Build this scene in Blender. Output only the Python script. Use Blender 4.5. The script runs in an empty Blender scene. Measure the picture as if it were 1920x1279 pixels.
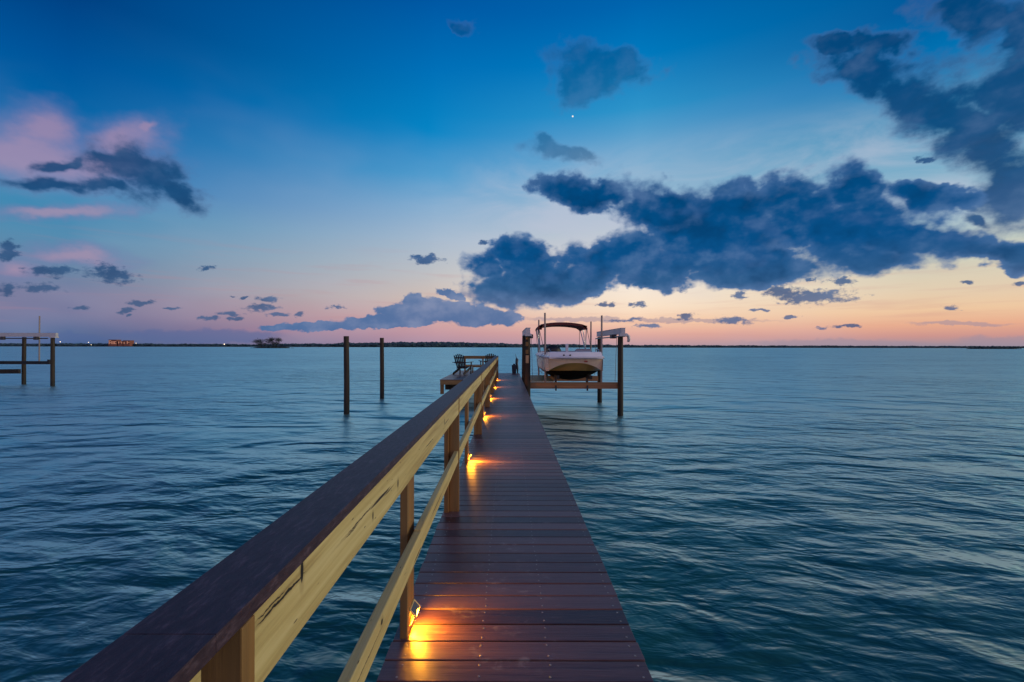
import bpy, bmesh, math, random
from mathutils import Vector, Matrix, noise as mnoise
R = math.radians
random.seed(11)
sc = bpy.context.scene
COL = sc.collection

# ------------------------------------------------------------------ camera
F = 853.333            # focal length in pixels of the 1920 px wide photograph (16 mm on full frame)
CX, CY = 952.0, 650.0  # where the pier vanishes
CAMZ = 1.5             # eye height over the deck (deck top is z = 0)
WATER = -1.2
cam_d = bpy.data.cameras.new('camera'); cam = bpy.data.objects.new('camera', cam_d); COL.objects.link(cam)
cam.location = (0, 0, CAMZ)
cam.rotation_euler = (Matrix.Rotation(R(90), 3, 'X') @ Matrix.Rotation(R(0.115), 3, 'Z')).to_euler()
cam_d.sensor_width = 36; cam_d.lens = 16
cam_d.shift_x = (960 - CX) / 1920; cam_d.shift_y = (CY - 639.5) / 1920
cam_d.clip_start = 0.05; cam_d.clip_end = 20000
sc.camera = cam
vs = sc.view_settings
sc.display_settings.display_device = 'sRGB'
vs.view_transform = 'Standard'; vs.look = 'None'; vs.exposure = 0; vs.gamma = 1
sc.cycles.use_denoising = True
sc.cycles.max_bounces = 6
sc.cycles.sample_clamp_indirect = 4
sc.cycles.use_adaptive_sampling = True; sc.cycles.adaptive_threshold = .02

def lin(r, g=None, b=None):
    if g is None: r, g, b = r
    def f(c):
        c /= 255.0
        return c / 12.92 if c <= .04045 else ((c + .055) / 1.055) ** 2.4
    return (f(r), f(g), f(b), 1)

# ------------------------------------------------------------------ node helper
class NT:
    def __init__(s, tree): s.t = tree
    def new(s, typ, **kw):
        n = s.t.nodes.new(typ)
        for k, v in kw.items(): setattr(n, k, v)
        return n
    def put(s, sock, v):
        if isinstance(v, bpy.types.NodeSocket): s.t.links.new(v, sock)
        elif v is not None: sock.default_value = v
    def m(s, op, a, b=None, c=None, clamp=False):
        n = s.new('ShaderNodeMath', operation=op); n.use_clamp = clamp
        for i, v in enumerate((a, b, c)):
            if v is not None: s.put(n.inputs[i], v)
        return n.outputs[0]
    def v(s, op, a, b=None, scale=None):
        n = s.new('ShaderNodeVectorMath', operation=op)
        s.put(n.inputs[0], a)
        if b is not None: s.put(n.inputs[1], b)
        if scale is not None: s.put(n.inputs['Scale'], scale)
        return n.outputs['Value' if op in ('LENGTH', 'DOT_PRODUCT', 'DISTANCE') else 'Vector']
    def xyz(s, vec):
        n = s.new('ShaderNodeSeparateXYZ'); s.put(n.inputs[0], vec); return n.outputs
    def comb(s, x, y, z=0.0):
        n = s.new('ShaderNodeCombineXYZ')
        for i, q in enumerate((x, y, z)): s.put(n.inputs[i], q)
        return n.outputs[0]
    def ramp(s, fac, stops, interp='LINEAR'):
        n = s.new('ShaderNodeValToRGB'); cr = n.color_ramp; cr.interpolation = interp
        while len(cr.elements) < len(stops): cr.elements.new(0.5)
        for e, (p, c) in zip(cr.elements, stops):
            e.position = p; e.color = c if len(c) == 4 else (*c, 1)
        s.put(n.inputs[0], fac); return n.outputs[0]
    def mr(s, val, a, b, c=0.0, d=1.0, smooth=True):
        n = s.new('ShaderNodeMapRange', interpolation_type='SMOOTHSTEP' if smooth else 'LINEAR')
        for i, q in enumerate((val, a, b, c, d)): s.put(n.inputs[i], q)
        return n.outputs[0]
    def mix(s, fac, a, b, blend='MIX'):
        n = s.new('ShaderNodeMix', data_type='RGBA', blend_type=blend)
        s.put(n.inputs[0], fac); s.put(n.inputs[6], a); s.put(n.inputs[7], b)
        return n.outputs[2]
    def noise(s, vec, scale=1, detail=3, rough=.5, dist=0.0, color=False):
        n = s.new('ShaderNodeTexNoise')
        s.put(n.inputs['Vector'], vec); n.inputs['Scale'].default_value = scale
        n.inputs['Detail'].default_value = detail; n.inputs['Roughness'].default_value = rough
        n.inputs['Distortion'].default_value = dist
        return n.outputs['Color' if color else 'Fac']
    def mapping(s, vec, loc=(0, 0, 0), rot=(0, 0, 0), scale=(1, 1, 1), kind='POINT'):
        n = s.new('ShaderNodeMapping', vector_type=kind)
        s.put(n.inputs[0], vec); n.inputs[1].default_value = loc
        n.inputs[2].default_value = rot; n.inputs[3].default_value = scale
        return n.outputs[0]

# ------------------------------------------------------------------ sky (dusk, after sunset)
def sph(px, py):
    """direction of a cloud noted on the photograph -> azimuth, elevation (radians)"""
    u, w = (px - CX) / F, (CY - py) / F
    az = math.atan(u)
    return az, math.atan(w * math.cos(az))

def make_world():
    w = bpy.data.worlds.new('World'); sc.world = w; w.use_nodes = True
    t = w.node_tree; t.nodes.clear(); N = NT(t)
    d = N.v('NORMALIZE', N.new('ShaderNodeTexCoord').outputs['Generated'])
    x, y, z = N.xyz(d)
    az = N.m('ARCTAN2', x, y)
    el = N.m('ARCSINE', z)
    P0 = N.comb(az, el, 0)
    # ---- clear sky: one elevation ramp per azimuth
    e01 = N.m('DIVIDE', el, math.pi / 2, clamp=True)
    def rp(azdeg, rows):
        st = []
        for py, c in rows:
            st.append((min(1, max(0, math.atan((CY - py) / F * math.cos(R(azdeg))) / (math.pi / 2))), lin(*c)))
        st = sorted(st, key=lambda q: q[0])
        st.append((.62, lin(*[v * .72 for v in rows[-1][1]])))
        return N.ramp(e01, st)
    r0 = rp(-42, [(650, (56, 92, 136)), (620, (80, 102, 146)), (595, (108, 112, 150)), (560, (120, 122, 156)), (510, (104, 134, 166)),
                  (450, (84, 140, 176)), (390, (52, 134, 178)), (330, (10, 116, 178)), (250, (0, 104, 170)), (130, (0, 84, 154)), (0, (0, 62, 128))])
    r1 = rp(-10, [(650, (164, 140, 164)), (625, (196, 150, 160)), (595, (214, 170, 164)), (560, (210, 190, 180)), (510, (190, 192, 196)),
                  (450, (166, 186, 206)), (390, (134, 174, 208)), (330, (78, 156, 206)), (250, (6, 134, 198)), (130, (0, 112, 184)), (0, (0, 88, 164))])
    r2 = rp(17, [(650, (180, 150, 162)), (625, (226, 172, 160)), (604, (246, 202, 172)), (575, (252, 228, 202)), (535, (248, 234, 218)),
                 (460, (212, 212, 212)), (390, (164, 190, 210)), (310, (124, 174, 208)), (200, (46, 148, 202)), (100, (0, 122, 190)), (0, (0, 100, 174))])
    r3 = rp(43, [(650, (142, 140, 158)), (628, (206, 150, 142)), (608, (232, 172, 142)), (578, (238, 200, 162)), (540, (226, 206, 178)),
                 (480, (206, 208, 190)), (400, (152, 190, 202)), (310, (106, 168, 198)), (200, (30, 138, 184)), (100, (0, 114, 178)), (0, (0, 90, 156))])
    r4 = N.ramp(e01, [(0, lin(120, 112, 146)), (.07, lin(190, 160, 178)), (.2, lin(196, 176, 200)), (.42, lin(120, 134, 186)), (.75, lin(40, 84, 142))])
    c = N.mix(N.mr(az, R(-44), R(-9), smooth=False), r0, r1)
    c = N.mix(N.mr(az, R(-10), R(16), smooth=False), c, r2)
    c = N.mix(N.mr(az, R(16), R(42), smooth=False), c, r3)
    back = N.m('MAXIMUM', N.mr(az, R(75), R(125)), N.mr(az, R(-70), R(-120)))
    sky = N.mix(back, c, r4)
    # faint streaky cirrus in the warm band
    st = N.noise(N.mapping(P0, scale=(3, 38, 1)), 1.6, 4, .55)
    band = N.m('MULTIPLY', N.mr(el, R(0.3), R(3)), N.mr(el, R(14), R(7)))
    sky = N.mix(N.m('MULTIPLY', N.m('MULTIPLY', N.mr(st, .5, .72), band), .55), sky, N.mix(.35, sky, lin(190, 120, 128)))
    bigv = N.noise(N.mapping(P0, scale=(2.2, 5, 1)), 1.3, 3, .5)
    sky = N.mix(N.m('MULTIPLY', N.m('MULTIPLY', N.mr(bigv, .45, .75), N.mr(el, R(30), R(12))), .16), sky, lin(190, 190, 210))
    vl = N.noise(N.mapping(P0, rot=(0, 0, R(-14)), scale=(2.2, 7, 1)), 1.8, 5, .6, .6)
    vm = N.m('MULTIPLY', N.m('MULTIPLY', N.mr(az, R(-16), R(8)), N.mr(az, R(62), R(45))), N.m('MULTIPLY', N.mr(el, R(8), R(15)), N.mr(el, R(25), R(17))))
    sky = N.mix(N.m('MULTIPLY', N.m('MULTIPLY', N.mr(vl, .30, .70), vm), .66), sky, lin(190, 196, 214))
    # ---- warped coordinates for the clouds
    def warp(scale, ax, ay, detail, zoff):
        n = N.noise(N.v('ADD', N.mapping(P0, scale=(1, 1.35, 1)), (0, 0, zoff)), scale, detail, .55, color=True)
        return N.v('ADD', P0, N.v('MULTIPLY', N.v('SUBTRACT', n, (.5, .5, .5)), (ax, ay, 0)))
    PA = warp(13, .085, .070, 4, 0.0)
    PS = warp(7, .12, .085, 5, 3.1)
    PT = warp(46, .042, .019, 4, 7.7)
    def field(P, ells):
        out = None
        ox, oy, _ = N.xyz(P)
        for e in ells:
            cx, cy, rx, ry = e[:4]; rot = R(e[4]) if len(e) > 4 else 0
            c0 = sph(cx, cy)
            a = sph(cx + rx * math.cos(rot), cy + rx * math.sin(rot)); b = sph(cx - ry * math.sin(rot), cy + ry * math.cos(rot))
            A = (a[0] - c0[0], a[1] - c0[1]); B = (b[0] - c0[0], b[1] - c0[1])
            # principal axes of the ellipse in azimuth/elevation
            sxx = A[0]**2 + B[0]**2; syy = A[1]**2 + B[1]**2; sxy = A[0]*A[1] + B[0]*B[1]
            th = .5 * math.atan2(2 * sxy, sxx - syy)
            m_, dl = (sxx + syy) / 2, math.hypot((sxx - syy) / 2, sxy)
            s1, s2 = math.sqrt(m_ + dl), math.sqrt(max(1e-12, m_ - dl))
            # z carries the running value (scaled away): it makes Cycles evaluate the chain one by one
            q = N.mapping(N.comb(ox, oy, 0.0 if out is None else out), (c0[0], c0[1], 0), (0, 0, th), (s1, s2, 1e6), 'TEXTURE')
            v = N.m('SUBTRACT', 1.0, N.v('LENGTH', q))
            out = v if out is None else N.m('SMOOTH_MAX', out, v, .18)
        return out
    cumulus = [(1105, 362, 112, 36, 4), (1235, 392, 105, 52, 14), (1370, 402, 120, 60), (1500, 385, 110, 60), (1600, 348, 62, 48), (1720, 366, 105, 32, 6),
               (1560, 425, 230, 62, -2), (1330, 450, 200, 55, -8), (1160, 480, 150, 46, -8), (975, 482, 62, 40), (910, 496, 44, 32), (955, 546, 100, 32), (1010, 520, 120, 50, -6),
               (1055, 528, 140, 42, -12), (1240, 500, 150, 36, -3), (1400, 500, 170, 36), (1190, 526, 50, 18), (1600, 480, 130, 34), (1775, 452, 115, 38, 6),
               (1880, 474, 110, 34, 4), (1690, 440, 120, 40, 6)]
    tiny = [(1520, 555, 108, 17, -1), (1462, 546, 40, 18), (1578, 526, 36, 12), (1518, 526, 12, 5), (1375, 600, 42, 10, 2), (1285, 593, 27, 8), (1197, 571, 21, 7),
            (1135, 571, 20, 6), (800, 487, 36, 11, 2), (1785, 574, 22, 6), (1825, 525, 20, 6), (1900, 529, 22, 6), (1480, 593, 18, 5), (1425, 579, 24, 4), (1388, 553, 16, 8),
            (1215, 610, 26, 5), (1172, 600, 40, 4), (1585, 610, 30, 4), (1542, 612, 14, 4), (258, 568, 36, 7, 2), (240, 583, 26, 7), (242, 594, 12, 5), (490, 577, 40, 8), (502, 562, 24, 8), (525, 591, 28, 5),
            (393, 598, 26, 6), (432, 590, 34, 5), (438, 599, 22, 5), (148, 581, 26, 5), (385, 503, 20, 7), (95, 510, 58, 12, 3), (205, 515, 58, 21, 14), (75, 541, 44, 12), (18, 544, 26, 13),
            (12, 472, 30, 26), (320, 579, 20, 3), (632, 577, 22, 4), (906, 452, 9, 7), (560, 590, 14, 7), (1735, 297, 34, 9, -6), (455, 559, 18, 3)]
    bank = [(600, 612, 100, 9, -2), (700, 603, 90, 15, -6), (770, 590, 70, 24), (775, 568, 30, 22), (730, 585, 30, 14), (840, 582, 75, 22), (890, 592, 76, 22), (945, 597, 40, 16), (845, 552, 36, 10, 14),
            (660, 612, 190, 8, -2)]
    soft = [(262, 330, 104, 48, 14), (330, 366, 66, 24, 16), (200, 304, 56, 18, 12), (85, 341, 110, 15, 8), (175, 352, 60, 17, 20), (95, 301, 40, 12, -6),
            (1640, 142, 105, 54, 24), (1740, 200, 140, 64, 32), (1820, 262, 130, 80, 42), (1890, 335, 90, 80, 45), (1890, 190, 80, 80), (1800, 36, 90, 44), (1900, 70, 60, 60), (1660, 84, 80, 24, 10), (1590, 66, 70, 14, 4),
            (1140, 128, 95, 40, 4), (1108, 156, 66, 40), (1176, 104, 42, 26), (1050, 284, 62, 17, 6), (1022, 266, 26, 12), (1086, 280, 38, 13), (862, 46, 26, 12),
            (1800, 380, 46, 10, 20), (1850, 412, 40, 10, 10)]
    pink = [(105, 240, 80, 52, 18), (60, 285, 120, 60), (235, 272, 110, 46, -8), (170, 315, 170, 44), (300, 250, 30, 18, -20), (130, 402, 120, 15, -2), (150, 486, 120, 22, 6), (40, 505, 70, 30)]
    mist = [(1870, 640, 110, 16), (1560, 644, 260, 12), (380, 632, 190, 16), (90, 636, 160, 14), (1260, 600, 230, 5), (1100, 599, 160, 6), (1800, 606, 130, 5)]
    n_s = N.noise(N.mapping(P0, scale=(1, 1.3, 1)), 26, 5, .55)
    n_l = N.noise(N.v('ADD', N.mapping(P0, scale=(1, 1.5, 1)), (0, 0, 2.0)), 9, 4, .55)
    # relief: the same noise looked up a little towards the light
    n_r = N.noise(N.v('ADD', N.mapping(P0, scale=(1, 1.3, 1)), (.008, -.018, 0)), 26, 4, .55)
    relief = N.m('SUBTRACT', n_s, n_r)
    n_ctr = N.m('SUBTRACT', n_s, .5)
    # billows: rounded puffs from two cell patterns
    def cells(P, scale):
        n = N.new('ShaderNodeTexVoronoi', feature='SMOOTH_F1'); N.put(n.inputs['Vector'], N.mapping(P, scale=(1, 1.25, 1)))
        n.inputs['Scale'].default_value = scale; n.inputs['Smoothness'].default_value = .35
        return n.outputs['Distance']
    puff = N.m('SUBTRACT', .52, N.m('ADD', N.m('MULTIPLY', cells(PT, 19), .62), N.m('MULTIPLY', cells(PT, 44), .38)))
    n_lr = N.noise(N.v('ADD', N.mapping(P0, scale=(1, 1.5, 1)), (.010, -.040, 2.0)), 9, 3, .55)
    under = N.mr(N.m('SUBTRACT', n_l, n_lr), .02, .20)
    # pink high veils
    fP = N.m('ADD', N.m('ADD', field(PS, pink), .30), N.m('MULTIPLY', N.m('SUBTRACT', n_l, .5), 1.5))
    sky = N.mix(N.m('MULTIPLY', N.mr(fP, -.15, 1.05), .64), sky, N.mix(N.mr(fP, .3, 1.2), lin(118, 124, 172), lin(176, 144, 172)))
    fM = N.m('ADD', field(PT, mist), N.m('MULTIPLY', n_ctr, .5))
    sky = N.mix(N.m('MULTIPLY', N.mr(fM, .0, .5), .6), sky, N.mix(N.mr(az, R(-28), R(6)), lin(84, 104, 152), lin(158, 142, 158)))
    # cloud colour varies with height and azimuth
    base = N.ramp(N.m('DIVIDE', el, R(30), clamp=True), [(.02, lin(104, 116, 150)), (.13, lin(96, 112, 148)), (.24, lin(50, 94, 140)), (.36, lin(10, 80, 136)), (.55, lin(2, 74, 128)), (1, lin(2, 70, 122))])
    base = N.mix(N.m('MULTIPLY', N.mr(az, R(-10), R(-36)), .55), base, lin(36, 78, 118))
    lite = N.mix(.40, base, lin(108, 140, 182))
    dark = N.mix(.55, base, lin(4, 54, 98))
    var = N.m('ADD', N.m('MULTIPLY', N.m('SUBTRACT', n_l, .5), 1.7), N.m('ADD', N.m('MULTIPLY', relief, .5), N.m('MULTIPLY', puff, .7)))
    ccol = N.mix(N.mr(var, -.05, .55), N.mix(N.mr(var, -.5, .05), dark, base), lite)
    ccol = N.mix(N.m('MULTIPLY', under, .16), ccol, lin(92, 116, 164))
    # soft dark clouds
    fS = N.m('ADD', N.m('ADD', field(PS, soft), .24), N.m('ADD', N.m('MULTIPLY', N.m('SUBTRACT', n_l, .5), 1.5), N.m('MULTIPLY', n_ctr, 1.5)))
    azw = N.m('MULTIPLY', N.mr(az, R(24), R(14)), N.mr(az, R(-22), R(-10)))
    sopac = N.m('SUBTRACT', .93, N.m('MULTIPLY', azw, .42))
    sedge = N.mix(N.mr(fS, .0, .6), N.mix(.5, ccol, lin(112, 122, 166)), N.mix(.35, ccol, lin(6, 62, 112)))
    sky = N.mix(N.m('MULTIPLY', N.mr(fS, -.15, .75), sopac), sky, sedge)
    # small fair-weather clouds, the bank on the horizon, the great cumulus
    fT = N.m('ADD', field(PT, tiny), N.m('MULTIPLY', N.m('SUBTRACT', N.noise(N.mapping(P0, scale=(1, 1.6, 1)), 64, 5, .62), .5), 2.1))
    sky = N.mix(N.m('MULTIPLY', N.mr(fT, .02, .62), .92), sky, N.mix(.25, ccol, lin(70, 96, 138)))
    fB = N.m('ADD', field(PT, bank), N.m('ADD', N.m('MULTIPLY', n_ctr, .6), N.m('MULTIPLY', puff, .7)))
    bcol = N.mix(N.mr(var, -.3, .5), lin(74, 110, 158), lin(124, 140, 176))
    sky = N.mix(N.m('MULTIPLY', N.mr(fB, .02, .24), .95), sky, bcol)
    fA = N.m('ADD', N.m('ADD', field(PA, cumulus), .19), N.m('ADD', N.m('MULTIPLY', n_ctr, .75), N.m('MULTIPLY', puff, .50)))
    rim = N.mix(N.mr(fA, .03, .70), N.mix(.42, ccol, lin(110, 146, 196)), ccol)
    sky = N.mix(N.mr(fA, .02, N.mr(n_l, .35, .65, .20, .62)), sky, rim)
    # the evening star
    sd = sph(1073, 218)
    sv = (math.sin(sd[0]) * math.cos(sd[1]), math.cos(sd[0]) * math.cos(sd[1]), math.sin(sd[1]))
    star = N.mr(N.v('DISTANCE', d, sv), .0021, .0010)
    sky = N.mix(star, sky, (1, .95, .85, 1))
    # below the horizon: dim sea colour
    sky = N.mix(N.mr(el, R(-.2), R(-2)), sky, lin(20, 50, 70))
    bg = N.new('ShaderNodeBackground'); N.put(bg.inputs[0], sky); bg.inputs[1].default_value = 1.0
    o = N.new('ShaderNodeOutputWorld'); t.links.new(bg.outputs[0], o.inputs[0])
make_world()

# last glow of the set sun, far to the right
sd_ = bpy.data.lights.new('sun', 'SUN'); sd_.energy = 1.3; sd_.angle = R(30); sd_.color = (1, .86, .56)
sun = bpy.data.objects.new('sun', sd_); COL.objects.link(sun)
SAZ, SEL = R(97), R(13)
sun.rotation_euler = Vector((math.sin(SAZ) * math.cos(SEL), math.cos(SAZ) * math.cos(SEL), math.sin(SEL))).to_track_quat('Z', 'Y').to_euler()

# ------------------------------------------------------------------ materials
MATS = {}
def mat(name, build):
    if name in MATS: return MATS[name]
    m = bpy.data.materials.new(name); m.use_nodes = True
    t = m.node_tree; t.nodes.clear(); N = NT(t)
    p = N.new('ShaderNodeBsdfPrincipled'); o = N.new('ShaderNodeOutputMaterial')
    t.links.new(p.outputs[0], o.inputs[0])
    build(N, p); MATS[name] = m
    return m
def setp(N, p, **kw):
    for k, v in kw.items(): N.put(p.inputs[k.replace('_', ' ')], v)
def bump(N, p, h, dist, strength=1.0):
    b = N.new('ShaderNodeBump'); b.inputs['Strength'].default_value = strength; b.inputs['Distance'].default_value = dist
    N.put(b.inputs['Height'], h); N.put(p.inputs['Normal'], b.outputs[0])

def water_b(N, p):
    pos = N.new('ShaderNodeNewGeometry').outputs['Position']
    q = N.mapping(pos, rot=(0, 0, R(8)))
    swell = N.noise(N.mapping(q, scale=(.30, .48, 1)), 1, 2, .5, .5)
    mid = N.noise(N.mapping(q, rot=(0, 0, R(-14)), scale=(.80, 1.55, 1)), 1, 3, .5, .4)
    fine = N.noise(N.mapping(q, rot=(0, 0, R(10)), scale=(2.6, 5.2, 1)), 1, 3, .55, .3)
    calm = N.mr(N.noise(N.mapping(pos, scale=(.04, .075, 1)), 1, 3, .6), .3, .7, .3, 1.4)
    h = N.m('ADD', N.m('MULTIPLY', swell, .38), N.m('MULTIPLY', N.m('ADD', N.m('MULTIPLY', mid, .145), N.m('MULTIPLY', fine, .030)), calm))
    patch = N.noise(N.mapping(pos, scale=(.05, .09, 1)), 1, 4, .6)
    c = N.mix(N.mr(patch, .3, .7), (.003, .048, .054, 1), (.008, .082, .082, 1))
    b = N.new('ShaderNodeBump'); b.inputs['Distance'].default_value = 1.0; N.put(b.inputs['Height'], h)
    body = N.new('ShaderNodeBsdfDiffuse'); N.put(body.inputs['Color'], c); N.put(body.inputs['Normal'], b.outputs[0])
    gl = N.new('ShaderNodeBsdfGlossy'); gl.inputs['Color'].default_value = (.72, 1, .92, 1); gl.inputs['Roughness'].default_value = .35
    N.put(gl.inputs['Normal'], b.outputs[0])
    fr = N.new('ShaderNodeFresnel'); fr.inputs['IOR'].default_value = 1.333; N.put(fr.inputs['Normal'], b.outputs[0])
    mx = N.new('ShaderNodeMixShader'); N.put(mx.inputs[0], N.m('MINIMUM', N.m('MULTIPLY', fr.outputs[0], 2.15), .95))
    N.put(mx.inputs[1], body.outputs[0]); N.put(mx.inputs[2], gl.outputs[0])
    N.t.links.new(mx.outputs[0], N.t.nodes['Material Output'].inputs[0])
    N.t.nodes.remove(p)

def grain(N, axis='Y', fine=1.0):
    co = N.new('ShaderNodeTexCoord').outputs['Object']
    L, S = 1.1, 34 * fine
    sca = {'Y': (S, L, S), 'X': (L, S, S), 'Z': (S, S, L)}[axis]
    return co, N.noise(N.mapping(co, scale=sca), 1, 5, .6, .5), sca

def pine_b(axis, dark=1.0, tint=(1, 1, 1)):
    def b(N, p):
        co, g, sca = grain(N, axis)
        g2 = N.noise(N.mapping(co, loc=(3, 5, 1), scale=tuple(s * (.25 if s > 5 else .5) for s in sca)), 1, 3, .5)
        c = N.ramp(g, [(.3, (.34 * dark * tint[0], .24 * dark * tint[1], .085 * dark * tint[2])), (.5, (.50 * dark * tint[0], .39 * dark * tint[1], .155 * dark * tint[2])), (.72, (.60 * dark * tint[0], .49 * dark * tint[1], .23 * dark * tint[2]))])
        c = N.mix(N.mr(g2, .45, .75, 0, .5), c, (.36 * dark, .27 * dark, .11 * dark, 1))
        ck = N.noise(N.mapping(co, loc=(9, 2, 4), scale=tuple(s * (.7 if s > 5 else .9) for s in sca)), 1, 2, .5)
        c = N.mix(N.mr(ck, .735, .765), c, (.03, .02, .012, 1))
        vo = N.new('ShaderNodeTexVoronoi'); N.put(vo.inputs['Vector'], N.mapping(co, scale=tuple(9 if s > 5 else 1.7 for s in sca)))
        c = N.mix(N.mr(vo.outputs['Distance'], .10, .05), c, (.07, .045, .02, 1))
        if axis == 'Y':   # the open splits and dark knots of the nearest rail board
            cx_, cy_, cz_ = N.xyz(co); wig = N.m('MULTIPLY', N.m('SUBTRACT', N.noise(co, 26, 4, .6), .5), .016)
            zz = N.m('ADD', cz_, wig); feat = None
            for y_, z_, ry, rz in ((.905, 1.003, .095, .0030), (.86, 1.012, .05, .0016), (.985, 1.013, .007, .026), (1.38, .977, .11, .0022), (1.30, .972, .05, .0016),
                                   (1.504, .941, .006, .012), (1.847, .943, .008, .016), (2.6, .95, .12, .0025), (1.62, .52, .012, .010), (1.45, .50, .16, .0018), (2.9, .50, .2, .003), (3.2, .97, .01, .02)):
                e = N.m('ADD', N.m('POWER', N.m('ABSOLUTE', N.m('DIVIDE', N.m('SUBTRACT', cy_, y_), ry)), 2.0), N.m('POWER', N.m('ABSOLUTE', N.m('DIVIDE', N.m('SUBTRACT', zz, z_), rz)), 2.0))
                feat = e if feat is None else N.m('MINIMUM', feat, e)
            c = N.mix(N.mr(feat, 6.0, .8, 0, .35), c, (.20, .13, .05, 1))
            c = N.mix(N.mr(feat, 1.25, .7), c, (.012, .009, .006, 1))
        setp(N, p, Base_Color=c, Roughness=.62)
        bump(N, p, N.m('SUBTRACT', g, N.mr(ck, .72, .78)), .0025, .7)
    return b

def deck_b(N, p):
    co, g, sca = grain(N, 'X')
    fine = N.noise(N.mapping(co, scale=(5, 95, 5)), 1, 4, .7)
    bt = N.new('ShaderNodeAttribute', attribute_name='board').outputs['Fac']
    k = N.m('ADD', N.m('MULTIPLY', g, .45), N.m('ADD', N.m('MULTIPLY', fine, .45), N.m('MULTIPLY', N.m('SUBTRACT', bt, .3), .42)))
    c = N.ramp(k, [(.32, (.030, .011, .012)), (.52, (.074, .034, .035)), (.74, (.135, .070, .070))])
    # dried salt smudges along the walked middle
    xx = N.xyz(co)[0]
    mid = N.m('MULTIPLY', N.mr(xx, -.55, -.05), N.mr(xx, .55, .12))
    sm = N.noise(N.mapping(co, scale=(2.6, 4.5, 1)), 1.6, 5, .62, .4)
    sm2 = N.noise(N.mapping(co, scale=(22, 30, 1)), 1, 3, .6)
    s = N.m('MULTIPLY', N.m('MULTIPLY', N.mr(sm, .53, .68), N.mr(sm2, .42, .64)), N.m('ADD', N.m('MULTIPLY', mid, .5), .08))
    c = N.mix(s, c, (.26, .23, .25, 1))
    rg = N.m('ADD', .27, N.m('MULTIPLY', g, .20))
    setp(N, p, Base_Color=c, Roughness=N.m('ADD', rg, N.m('MULTIPLY', s, .3)), IOR=1.56)
    bump(N, p, N.m('ADD', fine, N.m('MULTIPLY', g, .8)), .0020, .8)

def cap_b(N, p):
    co = N.new('ShaderNodeTexCoord').outputs['Object']
    g = N.noise(N.mapping(co, scale=(75, 16, 75)), 1, 5, .7, .3)
    sp = N.noise(N.mapping(co, scale=(130, 40, 130)), 1, 3, .6)
    c = N.ramp(N.m('ADD', N.m('MULTIPLY', g, .6), N.m('MULTIPLY', sp, .4)), [(.38, (.028, .015, .022)), (.52, (.044, .025, .035)), (.66, (.105, .068, .088))])
    setp(N, p, Base_Color=c, Roughness=N.m('ADD', .40, N.m('MULTIPLY', sp, .25)), IOR=1.42)
    bump(N, p, g, .0018, .8)

def pile_b(N, p):
    co, g, sca = grain(N, 'Z', .6)
    zz = N.xyz(N.new('ShaderNodeNewGeometry').outputs['Position'])[2]
    wet = N.mr(N.m('ADD', zz, N.m('MULTIPLY', g, .5)), WATER + .95, WATER + .35)
    c = N.ramp(g, [(.3, (.014, .009, .006)), (.55, (.034, .022, .013)), (.75, (.075, .050, .028))])
    c = N.mix(wet, c, (.012, .013, .010, 1))
    setp(N, p, Base_Color=c, Roughness=.75)
    bump(N, p, g, .01, .8)

def plain(c, rough=.5, metal=0.0, var=.15, scale=18, spec=.5, em=None, es=0):
    def b(N, p):
        co = N.new('ShaderNodeTexCoord').outputs['Object']
        n = N.noise(co, scale, 4, .6)
        cc = N.mix(n, tuple(v * (1 - var) for v in c[:3]) + (1,), tuple(min(1, v * (1 + var)) for v in c[:3]) + (1,))
        setp(N, p, Base_Color=cc, Roughness=N.m('ADD', rough - .06, N.m('MULTIPLY', n, .12)), Metallic=metal)
        p.inputs['Specular IOR Level'].default_value = spec
        if em: p.inputs['Emission Color'].default_value = (*em, 1); p.inputs['Emission Strength'].default_value = es
    return b
M_WATER = mat('sea_water', water_b)
M_PINE_Y = mat('pine_along_pier', pine_b('Y'))
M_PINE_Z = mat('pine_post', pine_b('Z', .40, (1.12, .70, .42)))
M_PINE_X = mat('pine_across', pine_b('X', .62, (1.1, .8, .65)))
M_DECK = mat('composite_deck', deck_b)
M_CAP = mat('composite_cap', cap_b)
M_PILE = mat('weathered_piling', pile_b)
M_SCREW = mat('screw_steel', plain((.30, .27, .26), .35, .7))
M_ALU = mat('lift_aluminium', plain((.50, .48, .50), .45, .25, .12, 6))
M_DARKM = mat('dark_metal', plain((.045, .042, .05), .5, .3))
M_STEEL = mat('cable_steel', plain((.20, .19, .20), .4, .6))
M_PVC = mat('guide_pole_pvc', plain((.30, .24, .22), .5))
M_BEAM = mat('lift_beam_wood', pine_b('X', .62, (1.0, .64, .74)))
M_BUNK = mat('carpet_bunk', plain((.02, .021, .026), .95, 0, .3, 60))
M_GEL = mat('white_gelcoat', plain((.78, .74, .78), .22, 0, .03, 3))
M_CREAM = mat('cream_hull', plain((.78, .60, .46), .28, 0, .05, 3))
M_TAN = mat('tan_hull', plain((.60, .37, .12), .3, 0, .08, 3))
M_BOTTOM = mat('black_bottom_paint', plain((.005, .004, .004), .9, 0, .3, 12, .2))
M_CANVAS = mat('burgundy_canvas', plain((.13, .026, .022), .85, 0, .25, 40))
M_BLACKV = mat('black_vinyl', plain((.012, .012, .016), .45))
M_GREYV = mat('grey_vinyl', plain((.32, .32, .38), .5))
M_CHROME = mat('polished_tube', plain((.55, .55, .58), .22, 1.0, .05))
M_RED = mat('red_mark', plain((.30, .03, .02), .4))
M_CHAIR = mat('dark_chair_slats', plain((.022, .016, .018), .6, 0, .35, 25))
M_NAVY = mat('navy_plastic', plain((.010, .016, .035), .5))
M_GOLD = mat('lamp_trim', plain((.80, .60, .24), .3, .3))
M_SOLAR = mat('solar_glass', plain((.05, .055, .075), .12, 0, .1, 60))
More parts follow.
